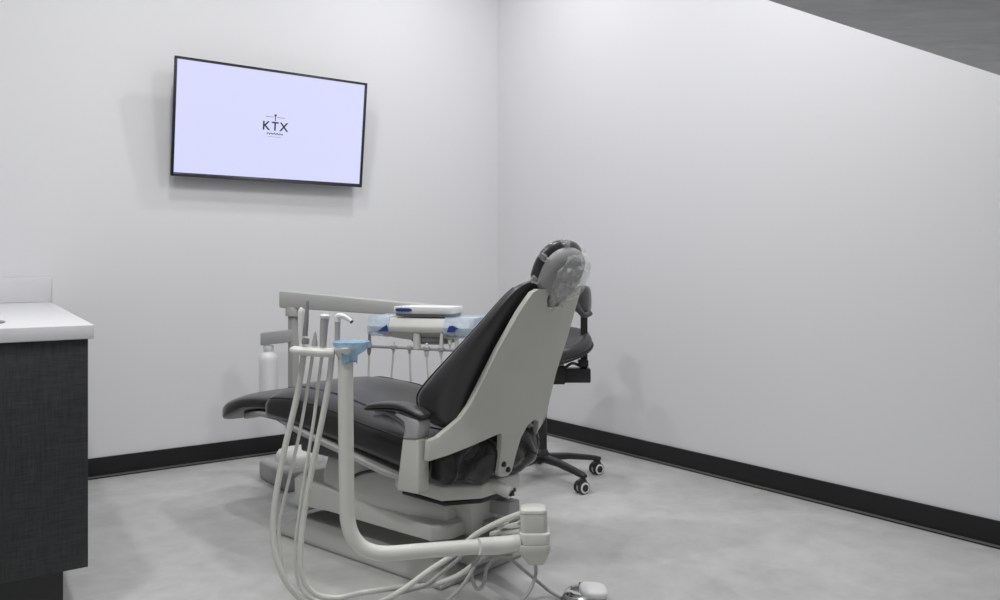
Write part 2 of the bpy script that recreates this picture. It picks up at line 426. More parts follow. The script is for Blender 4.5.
far_ = [(-.002, .362), (-.014, .42), (-.034, .47), (-.07, .508), (-.115, .522), (-.145, .508), (-.165, .47), (-.176, .42), (-.196, .372), (-.212, .366), (-.220, .38), (-.223, .42), (-.217, .517), (-.199, .66), (-.18, .793),
        (-.152, .9), (-.138, .95), (-.13, .974), (-.112, .981), (-.085, .972), (-.058, .95), (-.045, .93), (-.030, .917)]
outl = near+far_
def plate(outl, fmap, thick, nv=9, nw=14):
    bm = B(); vs = [bm.verts.new((v, w, 0)) for v, w in outl]; f = bm.faces.new(vs)
    bmesh.ops.triangulate(bm, faces=[f], ngon_method='EAR_CLIP')
    v0, v1 = min(v for v, w in outl), max(v for v, w in outl); w0, w1 = min(w for v, w in outl), max(w for v, w in outl)
    for i in range(1, nv*2):
        bmesh.ops.bisect_plane(bm, geom=bm.verts[:]+bm.edges[:]+bm.faces[:], plane_co=(v0+(v1-v0)*i/(nv*2), 0, 0), plane_no=(1, 0, 0))
    for i in range(1, nw):
        bmesh.ops.bisect_plane(bm, geom=bm.verts[:]+bm.edges[:]+bm.faces[:], plane_co=(0, w0+(w1-w0)*i/nw, 0), plane_no=(0, 1, 0))
    bmesh.ops.dissolve_limit(bm, angle_limit=.001, verts=[], edges=[e for e in bm.edges if False])
    base = bm.faces[:]
    ext = bmesh.ops.extrude_face_region(bm, geom=base)
    top = [g for g in ext['geom'] if isinstance(g, bmesh.types.BMVert)]
    for t in top: t.co.z = 1
    for v in bm.verts: v.co = fmap(v.co.x, v.co.y, thick*v.co.z)
    return bm
shell = finish('back_shell', plate(outl, shell_map, .02), ENAMEL, chair, bevel=.004, smooth=40)
# hinge hardware on the shell's foot and under it
bm = B()
for v_, w_ in ((.046, .395), (.020, .372)):
    p = shell_map(v_, w_, .021); lathe(bm, [(.009, -.004), (.009, .004), (.006, .006)], p, (-1, 0, .1), 16)
finish('hinge_bolt', bm, BLACKPL, shell)
bm = B(); tube(bm, [(-.36, .06, .33), (-.47, .045, .322), (-.555, .02, .296)], [.026, .022, .02], 16)
finish('recline_arm', bm, PLASTIC, chair)
bm = B(); lathe(bm, [(.012, -.002), (.012, .006)], (-.560, .019, .295), (-1, 0, -.3), 3); finish('arm_cap', bm, BLACKPL, chair)
# wrinkled upholstery behind the seat under the shell
bm = B(); ellipsoid(bm, (-.448, .022, .416), ((.078, 0, 0), (0, .25, 0), (0, 0, .084)), 90, 60, ex=3.0)
for v in bm.verts:                          # soft upright folds and a sagging lower roll
    y, z = v.co.y, v.co.z
    f = abs(math.sin(y*19+1.5*noise.noise(Vector((y*6, z*9, 2)))*2))**.6-.6
    g = noise.noise(Vector((y*9, z*14, 5)))
    d = (v.co-Vector((-.40, y, .43))); d.y = 0
    if d.length > 1e-4: v.co += d.normalized()*(.022*f+.018*g)
finish('rear_upholstery', bm, WRINKLE, chair, smooth=80)

# arms
def arm(sgn):
    L = lambda a, b, t: Vector((a, sgn*t, b))
    bm = B(); prism(bm, [(-.342, .332), (-.442, .336), (-.440, .508), (-.370, .502)], (.282, .335), L)
    br = finish('arm_bracket', bm, ENAMEL, chair, bevel=.008, segs=3)
    bm = B(); prism(bm, [(-.372, .501), (-.438, .508), (-.446, .545), (-.444, .566), (-.42, .574), (-.35, .582), (-.33, .574), (-.378, .556), (-.384, .53)], (.28, .338), L)
    finish('arm_post', bm, mat('arm_grey', (.42, .42, .43), .45), chair, bevel=.007, segs=3)
    secs = [(-.182, .577, .584, .014), (-.20, .575, .592, .024), (-.26, .582, .605, .029), (-.34, .590, .611, .031), (-.40, .584, .603, .031), (-.44, .572, .592, .026), (-.455, .572, .584, .015)]
    bm = B(); rings = []
    for u, z0, z1, b in dens(secs, 4): rings.append(superring(24, 2.8, lambda c, s: Vector((u, sgn*.31+b*c, (z0+z1)/2+(z1-z0)/2*s))))
    loft(bm, rings); pad = finish('armrest_pad', bm, LEATHER, chair, smooth=60)
    bm = B(); rings = []
    for u, z0, z1, b in dens([(-.178, .573, .580, .012), (-.20, .570, .578, .022), (-.34, .584, .591, .030), (-.40, .578, .585, .030), (-.446, .566, .573, .024)], 4): rings.append(superring(16, 4, lambda c, s: Vector((u, sgn*.31+(b+.002)*c, (z0+z1)/2+(z1-z0)/2*s))))
    loft(bm, rings); finish('pad_base', bm, PIPING, pad)
    return br
arm(1)
bm = B()
for dz, dv in ((0, 0), (-.018, .004)):
    tube(bm, [(-.19, .285+dv, .562+dz), (-.25, .292+dv, .566+dz), (-.32, .30+dv, .556+dz), (-.38, .302+dv, .53+dz), (-.40, .30+dv, .50+dz)], [.006, .010, .012, .012, .010], 12)
finish('arm_brace', bm, MIDGREY, chair)

# headrest
hd = Vector((-.753, -.004, 1.030)); ha = Vector((-.42, 0, .907)).normalized(); hn = Vector((.907, 0, .42)).normalized()
bm = B(); ellipsoid(bm, hd+hn*.030, (ha*.095, Vector((0, .114, 0)), hn*.030), 40, 22, ex=2.4)
head = finish('headrest', bm, LEATHER, chair, smooth=70)
bm = B(); ellipsoid(bm, hd+hn*.014-ha*.006, (ha*.085, Vector((0, .101, 0)), hn*.050), 40, 20, ex=2.4)
finish('headrest_back', bm, MOUNT, head, smooth=60)
bm = B(); tube(bm, [(-.655, 0, .885), (-.690, 0, .925), (-.738, 0, .968), (-.768, 0, 1.00)], [.020, .020, .026, .034], 18)
finish('headrest_stem', bm, MOUNT, chair, smooth=60)
def crumple(bm, c, ax, segs, rings, amp, seed):     # a faceted, creased wrap
    n0 = len(bm.verts); ellipsoid(bm, c, ax, segs, rings, ex=2.4); bm.verts.ensure_lookup_table(); rnd = random.Random(seed)
    for v in bm.verts[n0:]:
        d = (v.co-Vector(c)).normalized(); v.co += d*(amp*rnd.uniform(-.6, 1)+amp*noise.noise(v.co*30))
bm = B(); crumple(bm, hd-hn*.006-ha*.016-Vector((0, .018, 0)), (ha*.082, Vector((0, .092, 0)), hn*.048), 24, 14, .008, 3)
for j in range(7):                          # loose corners of the wrap round the rim
    t = .2+j*.9; crumple(bm, hd+hn*.02+ha*.090*math.cos(t)+Vector((0, .120*math.sin(t), 0)), (ha*.012, Vector((0, .016, 0)), hn*.014), 8, 5, .006, j)
finish('plastic_cover', bm, CLEARFILM, head, smooth=8)
bm = B(); crumple(bm, (-.735, 0, .948), ((.028, 0, 0), (0, .034, 0), (-.018, 0, .04)), 14, 9, .007, 8)
finish('plastic_wrap', bm, CLEARFILM, chair, smooth=8)

# pedestal
bm = B(); rings = []
def rect(u0, u1, v0, v1, z): return [Vector(p) for p in ((u0, v0, z), (u0, v1, z), (u1, v1, z), (u1, v0, z))]
loft(bm, [rect(-.43, .47, -.2, .22, .0005), rect(-.43, .47, -.2, .22, .016), rect(-.36, .42, -.14, .15, .060)])
finish('base_plate', bm, BASEGREY, chair, bevel=.006)
def hexsec(u, b, z0, z1, ch=.3):
    return [Vector(p) for p in ((u, -b, z0), (u, -b, z1-(z1-z0)*ch), (u, -b*.82, z1), (u, b*.82, z1), (u, b, z1-(z1-z0)*ch), (u, b, z0))]
def offsec(u, v0, v1, z0, z1, ch=.12): return [Vector((p.x, p.y+(v0+v1)/2, p.z)) for p in hexsec(u, (v1-v0)/2, z0, z1, ch)]
bm = B(); loft(bm, [offsec(.48, -.10, .10, .05, .19, .3), offsec(.42, -.165, .165, .11, .228), offsec(.2, -.175, .175, .128, .222), offsec(-.15, -.165, .175, .128, .198), offsec(-.335, -.04, .172, .128, .180), offsec(-.375, .0, .105, .128, .176)])
finish('lift_arm', bm, PLASTIC, chair, bevel=.004)
bm = B(); loft(bm, [hexsec(.34, .08, .2, .26, .5), hexsec(.26, .15, .2, .325, .55), hexsec(.1, .172, .19, .332, .6), hexsec(-.08, .172, .185, .312, .6), hexsec(-.22, .155, .18, .275, .5), hexsec(-.34, .10, .17, .25, .4)])
cov = finish('lift_cover', bm, PLASTIC, chair, bevel=.01)
bm = B()
for k in range(3):
    u_ = -.12-.055*k; tube(bm, [(u_+.05, -.05, .312-.02*k), (u_, .05, .303-.02*k), (u_-.02, .125, .262-.02*k)], .005, 8)
finish('cover_seam', bm, LTGREY, cov)
bm = B(); tube(bm, [(.10, .178, .24), (.04, .170, .29), (-.06, .15, .318), (-.14, .13, .318)], .006, 8); finish('lift_cable', bm, DKGREY, chair)
bm = B(); loft(bm, [hexsec(-.10, .12, .305, .335, .2), hexsec(-.18, .19, .285, .345, .2), hexsec(-.40, .19, .276, .336, .2), hexsec(-.50, .10, .284, .332, .2)])
sup = finish('seat_support', bm, PLASTIC, chair, bevel=.006)
bm = B(); loft(bm, [hexsec(-.20, .175, .262, .276, .2), hexsec(-.40, .175, .258, .272, .2), hexsec(-.49, .09, .266, .281, .2)])
finish('gasket', bm, BLACKPL, sup, bevel=.002)
bm = B(); loft(bm, [rect(-.40, -.30, -.06, .03, .10), rect(-.42, -.27, -.09, .07, .262)]); finish('lift_column', bm, PLASTIC, chair, bevel=.006)
bm = B(); box(bm, (-.44, -.07, .215), (.12, .06, .05)); box(bm, (-.41, -.06, .155), (.12, .10, .03)); finish('link_block', bm, LTGREY, chair, bevel=.006)
bm = B(); box(bm, (-.36, 0, .085), (.22, .20, .07)); finish('lift_pivot', bm, LTGREY, chair, bevel=.01)

# ------------------------------------------------------------------ floor junction box
fb = floor_at(287, 494)-N*.18+A*.14
fbx = thing('floor_junction_box', 'grey floor box with domed white lid beyond the toe end of the chair', 'utility box', fb, math.atan2(-N.y, -N.x))
bm = B(); loft(bm, [rect(-.160, .165, -.125, .135, .0005), rect(-.165, .17, -.13, .14, .03), rect(-.165, .17, -.13, .14, .085), rect(-.145, .155, -.115, .125, .100)])
finish('body', bm, LTGREY, fbx, bevel=.008)
bm = B(); rings = []
for z, k in ((.1005, 1), (.125, .97), (.145, .86), (.156, .66), (.161, .3)):
    rings.append(superring(32, 4, lambda c, s: Vector((.02+.115*k*c, -.005+.095*k*s, z))))
loft(bm, rings); finish('lid', bm, BRIGHT, fbx, smooth=50)

# ------------------------------------------------------------------ delivery unit (world space)
vP = -.42
pl = chw(293.5, 300, vP); ZP = pl.y
dl = thing('delivery_unit', 'grey instrument delivery arm on a post, its head hanging over the chair seat', 'dental unit', (pl.x, pl.y, 0))
bm = B(); w_ = 13/F*ZP
Mr = Matrix.Translation((pl.x, pl.y, 0)) @ Matrix.Rotation(CROT, 4, 'Z')
z1 = at(293, 306, ZP).z; z0 = .27
box(bm, (0, 0, (z0+z1)/2), (w_*.64, w_*.64, z1-z0), Mr); finish('post', bm, LTGREY, dl, True, bevel=.006)
bm = B(); lathe(bm, [(.040, .0), (.040, .035), (.034, .045)], (pl.x, pl.y, z1-.05)); finish('post_collar', bm, LTGREY, dl, True)
bm = B(); lathe(bm, [(.05, .0005), (.05, .02), (.038, .03), (.038, .24), (.03, .275), (.015, .285)], (pl.x, pl.y, 0)); finish('pedestal', bm, BLACKPL, dl, True)
def bar(bm, a, b, wd, h0, h1, hw2=None):   # a tapered box beam between two points
    d = (b-a); hd_ = Vector((d.x, d.y, 0)).normalized(); sd = Vector((-hd_.y, hd_.x, 0)); up = Vector((0, 0, 1)); rs = []
    for p, h in ((a, h0), (b, h1)): rs.append([p+sd*wd/2+up*h/2, p-sd*wd/2+up*h/2, p-sd*wd/2-up*h/2, p+sd*wd/2-up*h/2])
    return loft(bm, rs)
a_ = at(282, 299, ZP+.02); b_ = at(452, 312.5, ZP-.2)
bm = B(); bar(bm, a_, b_, .07, 17/F*ZP, 12/F*(ZP-.2)); finish('flex_arm', bm, mat('arm_grey_enamel', (.50, .50, .475), .4), dl, True, bevel=.008)
bm = B(); bar(bm, at(261.5, 339, ZP), at(293, 335.5, ZP), .05, 12.5/F*ZP, 12.5/F*ZP); finish('bottle_bracket', bm, LTGREY, dl, True, bevel=.005)
# head: its own frame, D along its width, E away from the camera side
HC = at(421, 330, 3.58); D = Vector((.955, -.297, 0)); E = Vector((.297, .955, 0))
def hd_w(a, b, z): return Vector((HC.x, HC.y, 0))+D*a+E*b+Vector((0, 0, z))
def hp_at(px, py, b=0.0):               # (along width, height) on the upright plane at depth b behind the head's front
    d = Vector(((px-500)/F, 1.0, -(py-HY)/F)); o = Vector((0, 0, H)); q = Vector((HC.x, HC.y, 0))+E*b
    t = (q-o).dot(E)/d.dot(E); p = o+d*t
    return (p-q).dot(D), p.z
def hpw(px, py, b=0.0):
    a, z = hp_at(px, py, b); return hd_w(a, b, z)
aL, aR = hp_at(370, 330)[0], hp_at(470, 330)[0]
ac, hw = (aL+aR)/2, (aR-aL)/2; wm = HC.z
zt_, zl_ = hp_at(420, 318.5)[1], hp_at(420, 333)[1]
bm = B(); rings = []
for i in range(17):
    x = -1+i/8; sag = 1-x*x
    k = 1-.15*abs(x)**6
    rings.append([hd_w(ac+hw*x*f, b, z) for f, b, z in ((1, 0, zl_+.006*(1-sag)), (1, -.004, wm+.012*k), (.985, .012, zt_), (.97, .20, zt_), (.98, .215, wm+.01), (.97, .2, zl_+.004), (.93, .17, zl_-.012-.022*sag), (.93, .05, zl_-.012-.026*sag), (.97, .012, zl_-.003))])
loft(bm, rings); finish('head', bm, PLASTIC, dl, True, bevel=.004, smooth=40)
bm = B(); ellipsoid(bm, hd_w(ac+.03, .10, zl_-.03), (D*.10, E*.075, Vector((0, 0, .026))), 30, 14, ex=2.8); finish('valve_pod', bm, MIDGREY, dl, True)
bm = B(); tube(bm, [Vector((b_.x, b_.y, b_.z+.012)), Vector((b_.x, b_.y, wm-.01))], .03, 18, smooth=False)
bar(bm, Vector((b_.x, b_.y, wm-.005)), hd_w(ac+.03, .18, wm-.005), .07, .035, .035); finish('swivel_joint', bm, PLASTIC, dl, True, bevel=.003)
bB = .02
bm = B(); tube(bm, [hpw(369, 346.3, bB), hpw(415, 348.5, bB), hpw(456, 350.5, bB)], .0062, 10); finish('holder_bar', bm, LTGREY, dl, True)
bm = B(); tube(bm, [hpw(417, 333, bB), hpw(417, 349, bB)], .017, 16, smooth=False); finish('bar_stub', bm, PLASTIC, dl, True)
bm = B(); tube(bm, [hpw(456.5, 333, bB), hpw(456.5, 351, bB)], .009, 12, smooth=False); finish('bar_stub', bm, PLASTIC, dl, True)
bm = B(); tube(bm, [hpw(450, 340, bB), hpw(450, 345, bB)], .009, 12, smooth=False); tube(bm, [hpw(450, 345, bB), hpw(450, 350, bB)], .004, 10, smooth=False); finish('bar_knob', bm, PLASTIC, dl, True)
for x0, x1, nm in ((368, 389, 0), (444.5, 474, 1)):
    bm = B(); ua, ub = hp_at(x0, 329)[0], hp_at(x1, 329)[0]; rings = []
    for i in range(9):
        a = ua+(ub-ua)*i/8; jt = .005*noise.noise(Vector((a*40, 1, nm))); fl = .010*(i/8 if nm else 1-i/8)
        rings.append([hd_w(a, b, z+jt) for b, z in ((-.0075, zl_-.002-fl), (-.011, wm+.012), (.006, zt_+.006), (.2, zt_+.006), (.222, wm+.01), (.2, zl_-.01), (.05, zl_-.024))])
    loft(bm, rings); bf = finish('barrier_sleeve', bm, PALEFILM, dl, True, smooth=20)
    poly = [(446.5, 332.2), (454.5, 332), (455.5, 329.6), (458.5, 328.8), (453, 325.5), (449, 326.2)] if nm else [(377, 331.6), (388, 331), (387, 324.5), (384, 326.5)]
    bm = B(); prism(bm, poly, (-.0135, -.0125), lambda p, q, t: hpw(p, q, t)); finish('sleeve_mark', bm, BLUE, bf, True, smooth=10)

# handpieces hung on the bar, each with its own hose dropping behind the seat
HP = [(369, 331, 355, .010, MIDGREY, 'slim grey handpiece at the left end of the holder bar, next to the blue sleeve', 368.5, 376),
      (393.5, 341, 353, .0085, PLASTIC, 'pale handpiece second from the left end of the holder bar', 391.5, 376),
      (409.5, 345, 354, .007, LTGREY, 'thin grey handpiece on the holder bar, just left of the short post', 410.5, 378),
      (426.5, 343, 357, .010, PLASTIC, 'stout pale handpiece on the holder bar, just right of the short post', 428.5, 380),
      (441, 326, 357, .0095, PLASTIC, 'tall white handpiece standing above the right part of the holder bar', 443.5, 380)]
for px, y0, y1, r, m, lb, hx, hy in HP:
    vv = bB-.014; p = hpw(px, y1, vv)
    hp = thing('dental_handpiece', lb, 'handpiece', p, 0, 0, 'handpieces on the delivery unit')
    top = hpw(px, y0, vv); Lh = top.z-p.z
    bm = B(); lathe(bm, [(r*.5, 0), (r*.9, Lh*.15), (r, Lh*.4), (r*.75, Lh*.62), (r*.6, Lh*.8), (r*.62, Lh*.95), (r*.3, Lh)], p, (.03, 0, 1), 14)
    finish('handle', bm, m, hp, True)
    bm = B(); zr = hpw(px, 346.5+.048*(px-373), vv).z
    lathe(bm, [(r*1.15, 0), (r*1.5, .004), (r*1.5, .016), (r*1.15, .02)], (p.x, p.y, zr-.008), (0, 0, 1), 16)
    finish('holder_ring', bm, LTGREY, hp, True)
    bm = B(); e = hpw(hx+(hx-px)*.8, hy+18, vv+.01)
    tube(bm, [p+Vector((0, 0, .01)), p.lerp(e, .5), e, e-Vector((0, 0, .08))+E*.01, e-Vector((0, 0, .17))+E*.05-D*.03, e-Vector((0, 0, .22))+E*.13-D*.10], .0042, 8)
    finish('hose', bm, TUBE, hp, True)

# tray lying on the delivery head
tL, tR = hp_at(391, 312, .01)[0], hp_at(451, 312, .01)[0]
ta, thw = (tL+tR)/2, (tR-tL)/2; tz0 = zt_+.0065; ttop = hp_at(425, 307.2, .02)[1]
tray = thing('instrument_tray', 'white instrument tray with a navy oval end, on top of the delivery head', 'tray', hd_w(ta, .1, tz0))
bm = B(); rings = []
for z, k in ((tz0, .93), (tz0+.012, .98)): rings.append(superring(40, 6, lambda c, s: hd_w(ta+thw*k*c, .10+.090*k*s, z)))
loft(bm, rings); finish('tray_foot', bm, MIDGREY, tray, True)
bm = B(); rings = []
for z, k in ((tz0+.0125, .97), (tz0+.020, 1.0), (ttop-.008, 1.0), (ttop, .985), (ttop-.004, .95)): rings.append(superring(40, 6, lambda c, s: hd_w(ta+thw*k*c, .10+.095*k*s, z)))
loft(bm, rings); finish('tray_pan', bm, BRIGHT, tray, True, smooth=50)
bm = B(); oa, oz = hp_at(403.5, 309.8, .003)
prism(bm, [(oa+.038*math.copysign(abs(math.cos(t))**.6, math.cos(t)), oz+.0075*math.copysign(abs(math.sin(t))**.6, math.sin(t))) for t in [2*math.pi*i/24 for i in range(24)]], (.0015, .0045), lambda a, z, t: hd_w(a, t, z))
finish('oval_mark', bm, BLUE, tray, True)
bm = B()
rings = [superring(20, 3, lambda c, s: hd_w(ta-thw-.02*f+.02, .10+.094*k*c, (tz0+ttop)/2+.002+(ttop-tz0)*.52*k*s)) for f, k in ((0, 1.02), (.4, .95), (1, .45), (1.5, .15))]
loft(bm, rings); finish('clear_sleeve', bm, CLEARFILM, tray, True, smooth=20)

# water bottle hanging on the bracket
pb = at(268.5, 375, ZP)
wb = thing('water_bottle', 'milky white water bottle hanging under the grey bracket left of the post', 'bottle', (pb.x, pb.y, at(268, 345, ZP).z))
zt, zb_ = at(268, 345.5, ZP).z, at(268, 402, ZP).z
bm = B(); lathe(bm, [(.03, zb_), (.046, zb_+.008), (.048, zb_+.03), (.048, zt-.075), (.046, zt-.055), (.036, zt-.040), (.024, zt-.033), (.02, zt-.025), (.02, zt-.004)], (pb.x, pb.y, 0))
finish('bottle_body', bm, BOTTLE, wb, True)
bm = B(); lathe(bm, [(.024, zt-.026), (.026, zt-.022), (.026, zt-.002), (.022, zt)], (pb.x, pb.y, 0)); finish('cap', bm, BRIGHT, wb, True)

# ------------------------------------------------------------------ assistant's arm
ZT = 2.36; ZE = 2.45
aa = thing('instrument_stand', 'white L shaped tube arm with holder tray on the near side of the chair', 'instrument stand', (at(535, 565, ZE).x, ZE, 0))
bm = B(); tube(bm, [at(345.5, 352, ZT), at(345.7, 400, ZT), at(346.3, 460, ZT), at(347, 505, ZT), at(348, 521, ZT), at(353, 537, ZT), at(365, 549, ZT+.005), at(385, 553.5, ZT+.012), at(420, 551, ZT+.035), at(460, 548, ZT+.06), at(500, 545, ZE)],
     [.0215, .0215, .0215, .0215, .0215, .0215, .0215], 24, 8); finish('tube', bm, TUBE, aa, True)
bm = B(); tube(bm, [at(478, 546.5, ZE-.03), at(498, 545.5, ZE), at(520, 542, ZE+.01)], [.024, .026, .022], 20); finish('tube_socket', bm, PLASTIC, aa, True)
bm = B(); lathe(bm, [(.019, -.03), (.021, 0), (.027, .012), (.034, .022), (.034, .03), (.02, .034)], at(345.5, 358, ZT), (0, 0, 1), 24); finish('tube_top', bm, PLASTIC, aa, True)
# holder tray
t0, t1 = at(289.5, 350, ZT-.01), at(334.5, 353, ZT+.004)
d_ = (t1-t0).normalized(); s_ = Vector((0, 0, 1)).cross(d_).normalized(); bm = B(); rings = []
for f, w_, h_ in ((0, .008, .004), (.03, .02, .008), (.10, .03, .0115), (.3, .033, .0125), (.7, .033, .0125), (.95, .03, .0125), (1, .026, .011)):
    p = t0.lerp(t1, f); rings.append(superring(24, 3, lambda c, s: p+s_*w_*c+Vector((0, 0, 1))*h_*s))
loft(bm, rings); finish('holder_tray', bm, PLASTIC, aa, True, smooth=50)
# film over the arm's head
bm = B(); rings = []; c_ = at(347.5, 347, ZT)
for dz, rx, ry in ((.019, .036, .026), (.014, .041, .032), (.002, .038, .032), (-.012, .029, .028), (-.024, .0255, .026), (-.036, .0235, .0245)):
    ring = []
    for i in range(40):
        t = 2*math.pi*i/40; wv = 1+.10*math.sin(5*t+dz*90)+.06*math.sin(9*t)
        lo = .012*max(0, math.sin(3*t+1)) if dz < -.03 else 0
        sh = .018 if dz > -.02 else .004
        ring.append(c_+Vector((rx*wv*math.cos(t)+sh*max(0, math.cos(t)), ry*wv*math.sin(t), dz-lo)))
    rings.append(ring)
loft(bm, rings); finish('barrier_film', bm, BLUEFILM, aa, True, smooth=25)
# pivot housing at the chair's rear
pc = at(533, 535, ZE+.03); sx_ = ZE/F
def oct_(cx, rx, ry, py, k=.72, skew=0):
    z = at(533, py, ZE+.03).z
    return [Vector((pc.x+cx*sx_+a*rx*sx_, pc.y+b*ry, z+skew*a)) for a, b in ((-1, -k), (-k, -1), (k, -1), (1, -k), (1, k), (k, 1), (-k, 1), (-1, k))]
bm = B(); loft(bm, [oct_(3, 8, .020, 563), oct_(2, 12, .032, 556), oct_(0, 17, .045, 547), oct_(0, 17, .045, 541)]); hs = finish('pivot_housing', bm, ENAMEL, aa, True, bevel=.003)
bm = B(); loft(bm, [oct_(1.5, 15, .042, 540.8), oct_(1.5, 15.5, .043, 531), oct_(1.5, 15, .041, 529.5)]); finish('collar', bm, PLASTIC, hs, True, bevel=.003)
bm = B(); loft(bm, [oct_(0.5, 13.5, .036, 531), oct_(.5, 13.5, .036, 511)]); finish('housing_body', bm, ENAMEL, hs, True, bevel=.003)
bm = B(); loft(bm, [oct_(0.2, 13.8, .037, 511), oct_(.2, 13, .036, 507.5), oct_(.2, 10, .028, 506)]); finish('top_cap', bm, PLASTIC, hs, True, bevel=.002)
bm = B()
bar(bm, at(492, 533, ZE+.10), at(522, 530, ZE+.03), .03, .012, .014); bar(bm, at(488, 540, ZE+.1), at(522, 537, ZE+.03), .04, .010, .012); bar(bm, at(500, 527, ZE+.07), at(520, 523, ZE+.03), .03, .010, .012)
bar(bm, at(482, 545, ZE+.35), at(526, 543, ZE+.04), .07, .05, .05)
finish('link_bar', bm, PLASTIC, aa, True, bevel=.003)
bm = B(); tube(bm, [at(500, 549, ZE-.01), at(484, 553, ZE-.01), at(474, 562, ZE-.02), at(472, 577, ZE-.02), at(477, 589, ZE-.01), at(484, 583, ZE), at(487, 568, ZE), at(498, 557, ZE+.02), at(512, 556, ZE+.03)], .0055, 10)
tube(bm, [at(480, 553, ZE), at(476, 563, ZE-.02), at(463, 585, ZE-.05), at(446, 601, ZE-.06), at(430, 607, ZE-.05)], .0055, 10)
tube(bm, [at(535.5, 563, ZE+.02), at(535.5, 575, ZE+.02), at(530, 590, ZE), at(520, 603, ZE-.02)], .0055, 10)
tube(bm, [at(470, 548, ZE+.10), at(455, 562, ZE+.11), at(440, 574, ZE+.1), at(424, 586, ZE+.06), at(400, 593, ZE+.02), at(380, 602, ZE)], .006, 10)
finish('cable', bm, LTGREY, aa, True)

# instruments standing in the holder tray, each with its hose
def instr(name, label, cat, px, pyb, group=None): return thing(name, label, cat, at(px, pyb, ZT), 0, 0, group)
def hose(par, pts, r):
    bm = B(); tube(bm, [at(x, y, z) for x, y, z in pts], r, 12, 8); return finish('hose', bm, TUBE, par, True)
Zf = ZT+.012
i1 = instr('saliva_ejector', 'tall suction handle with grey rod at the left end of the holder tray', 'suction instrument', 305, 345)
bm = B(); tube(bm, [at(307.5, 301, ZT-.01), at(306.5, 318, ZT-.01), at(305, 336, ZT-.01)], [.0035, .0058, .007, .0075], 14); finish('rod', bm, MIDGREY, i1, True)
bm = B(); tube(bm, [at(302.5, 346, ZT+.012), at(301.5, 330, ZT+.012), at(301.5, 312, ZT+.012), at(303, 309, ZT+.012)], [.009, .0098, .0098, .006], 16); finish('handle', bm, BRIGHT, i1, True)
bm = B(); lathe(bm, [(.010, 0), (.011, .004), (.011, .012), (.009, .016)], at(305.3, 344, ZT-.004), (.08, 0, 1), 16); finish('valve', bm, MIDGREY, i1, True)
hose(i1, [(303.5, 356, ZT), (300, 380, ZT), (295, 405, ZT), (284, 452, ZT-.01), (276, 495, ZT-.02), (273, 528, ZT-.03), (277, 560, ZT-.04), (289, 586, ZT-.03), (308, 604, ZT), (335, 612, ZT+.03), (362, 609, ZT+.06), (383, 601, ZT+.08), (404, 589, ZT+.10), (430, 570, ZT+.13), (454, 554, ZT+.15), (474, 536, ZT+.15), (497, 523, ZT+.14), (522, 513, ZT+.13), (531, 511, ZT+.13)], .0088)
i2 = instr('oral_mirror_light', 'short grey tipped instrument, second from the left in the holder tray', 'dental instrument', 313, 346)
bm = B(); lathe(bm, [(.0085, 0), (.0085, .012), (.006, .018), (.005, .028), (.0035, .036), (.001, .042)], at(314.5, 346, ZT), (.05, 0, 1), 14); finish('tip', bm, LTGREY, i2, True)
hose(i2, [(312.5, 356, Zf), (308, 385, Zf), (303, 415, Zf), (297, 445, Zf), (290, 475, Zf), (283, 505, Zf), (279, 530, Zf), (282, 562, Zf), (292, 588, Zf+.01), (312, 601, Zf+.03)], .0048)
i3 = instr('suction_handle', 'thick grey suction handle with white cap in the middle of the holder tray', 'suction instrument', 324, 346)
bm = B(); tube(bm, [at(323, 347, ZT), at(323.8, 330, ZT), at(324.8, 318, ZT)], [.0095, .011, .0125], 18); finish('handle', bm, LTGREY, i3, True)
bm = B(); lathe(bm, [(.0125, 0), (.0145, .003), (.0145, .008), (.011, .012)], at(324.9, 318.5, ZT), (.05, 0, 1), 18); finish('cap', bm, BRIGHT, i3, True)
hose(i3, [(322, 356, Zf), (318, 385, Zf), (314.5, 415, Zf), (309, 450, Zf), (304, 480, Zf), (299, 515, Zf), (295, 550, Zf), (297, 578, Zf), (308, 597, Zf), (330, 604, Zf+.02)], .0048)
i4 = instr('air_water_syringe', 'white syringe with bent nozzle at the right end of the holder tray', 'syringe', 337, 346)
bm = B(); tube(bm, [at(337, 348, ZT+.008), at(337.5, 332, ZT+.008), at(337.5, 320, ZT+.008)], [.0075, .0078, .008], 14); finish('handle', bm, LTGREY, i4, True)
bm = B(); tube(bm, [at(337.5, 322, ZT+.008), at(337.8, 317, ZT+.008), at(341, 316, ZT+.004), at(346, 317.5, ZT), at(351.5, 321.5, ZT-.005)], [.009, .009, .0085, .0065, .0055], 14); noz = finish('nozzle', bm, BRIGHT, i4, True)
bm = B(); tube(bm, [at(351.2, 321.3, ZT-.005), at(352.3, 322.3, ZT-.0055)], .0057, 12, smooth=False); finish('nozzle_end', bm, BLACKPL, noz, True)
hose(i4, [(332, 356, ZT), (328.5, 385, ZT), (323, 415, ZT), (316, 450, ZT), (310, 480, ZT), (304, 515, ZT), (300.5, 550, ZT-.01), (303, 577, ZT-.01), (315, 594, ZT), (336, 598, ZT+.03), (362, 593, ZT+.07), (396, 588, ZT+.13), (428, 585.5, ZT+.17), (455, 577, ZT+.20), (475, 563, ZT+.2), (490, 545, ZT+.19), (503, 528, ZT+.17), (520, 516, ZT+.14), (530, 514, ZT+.13)], .0085)

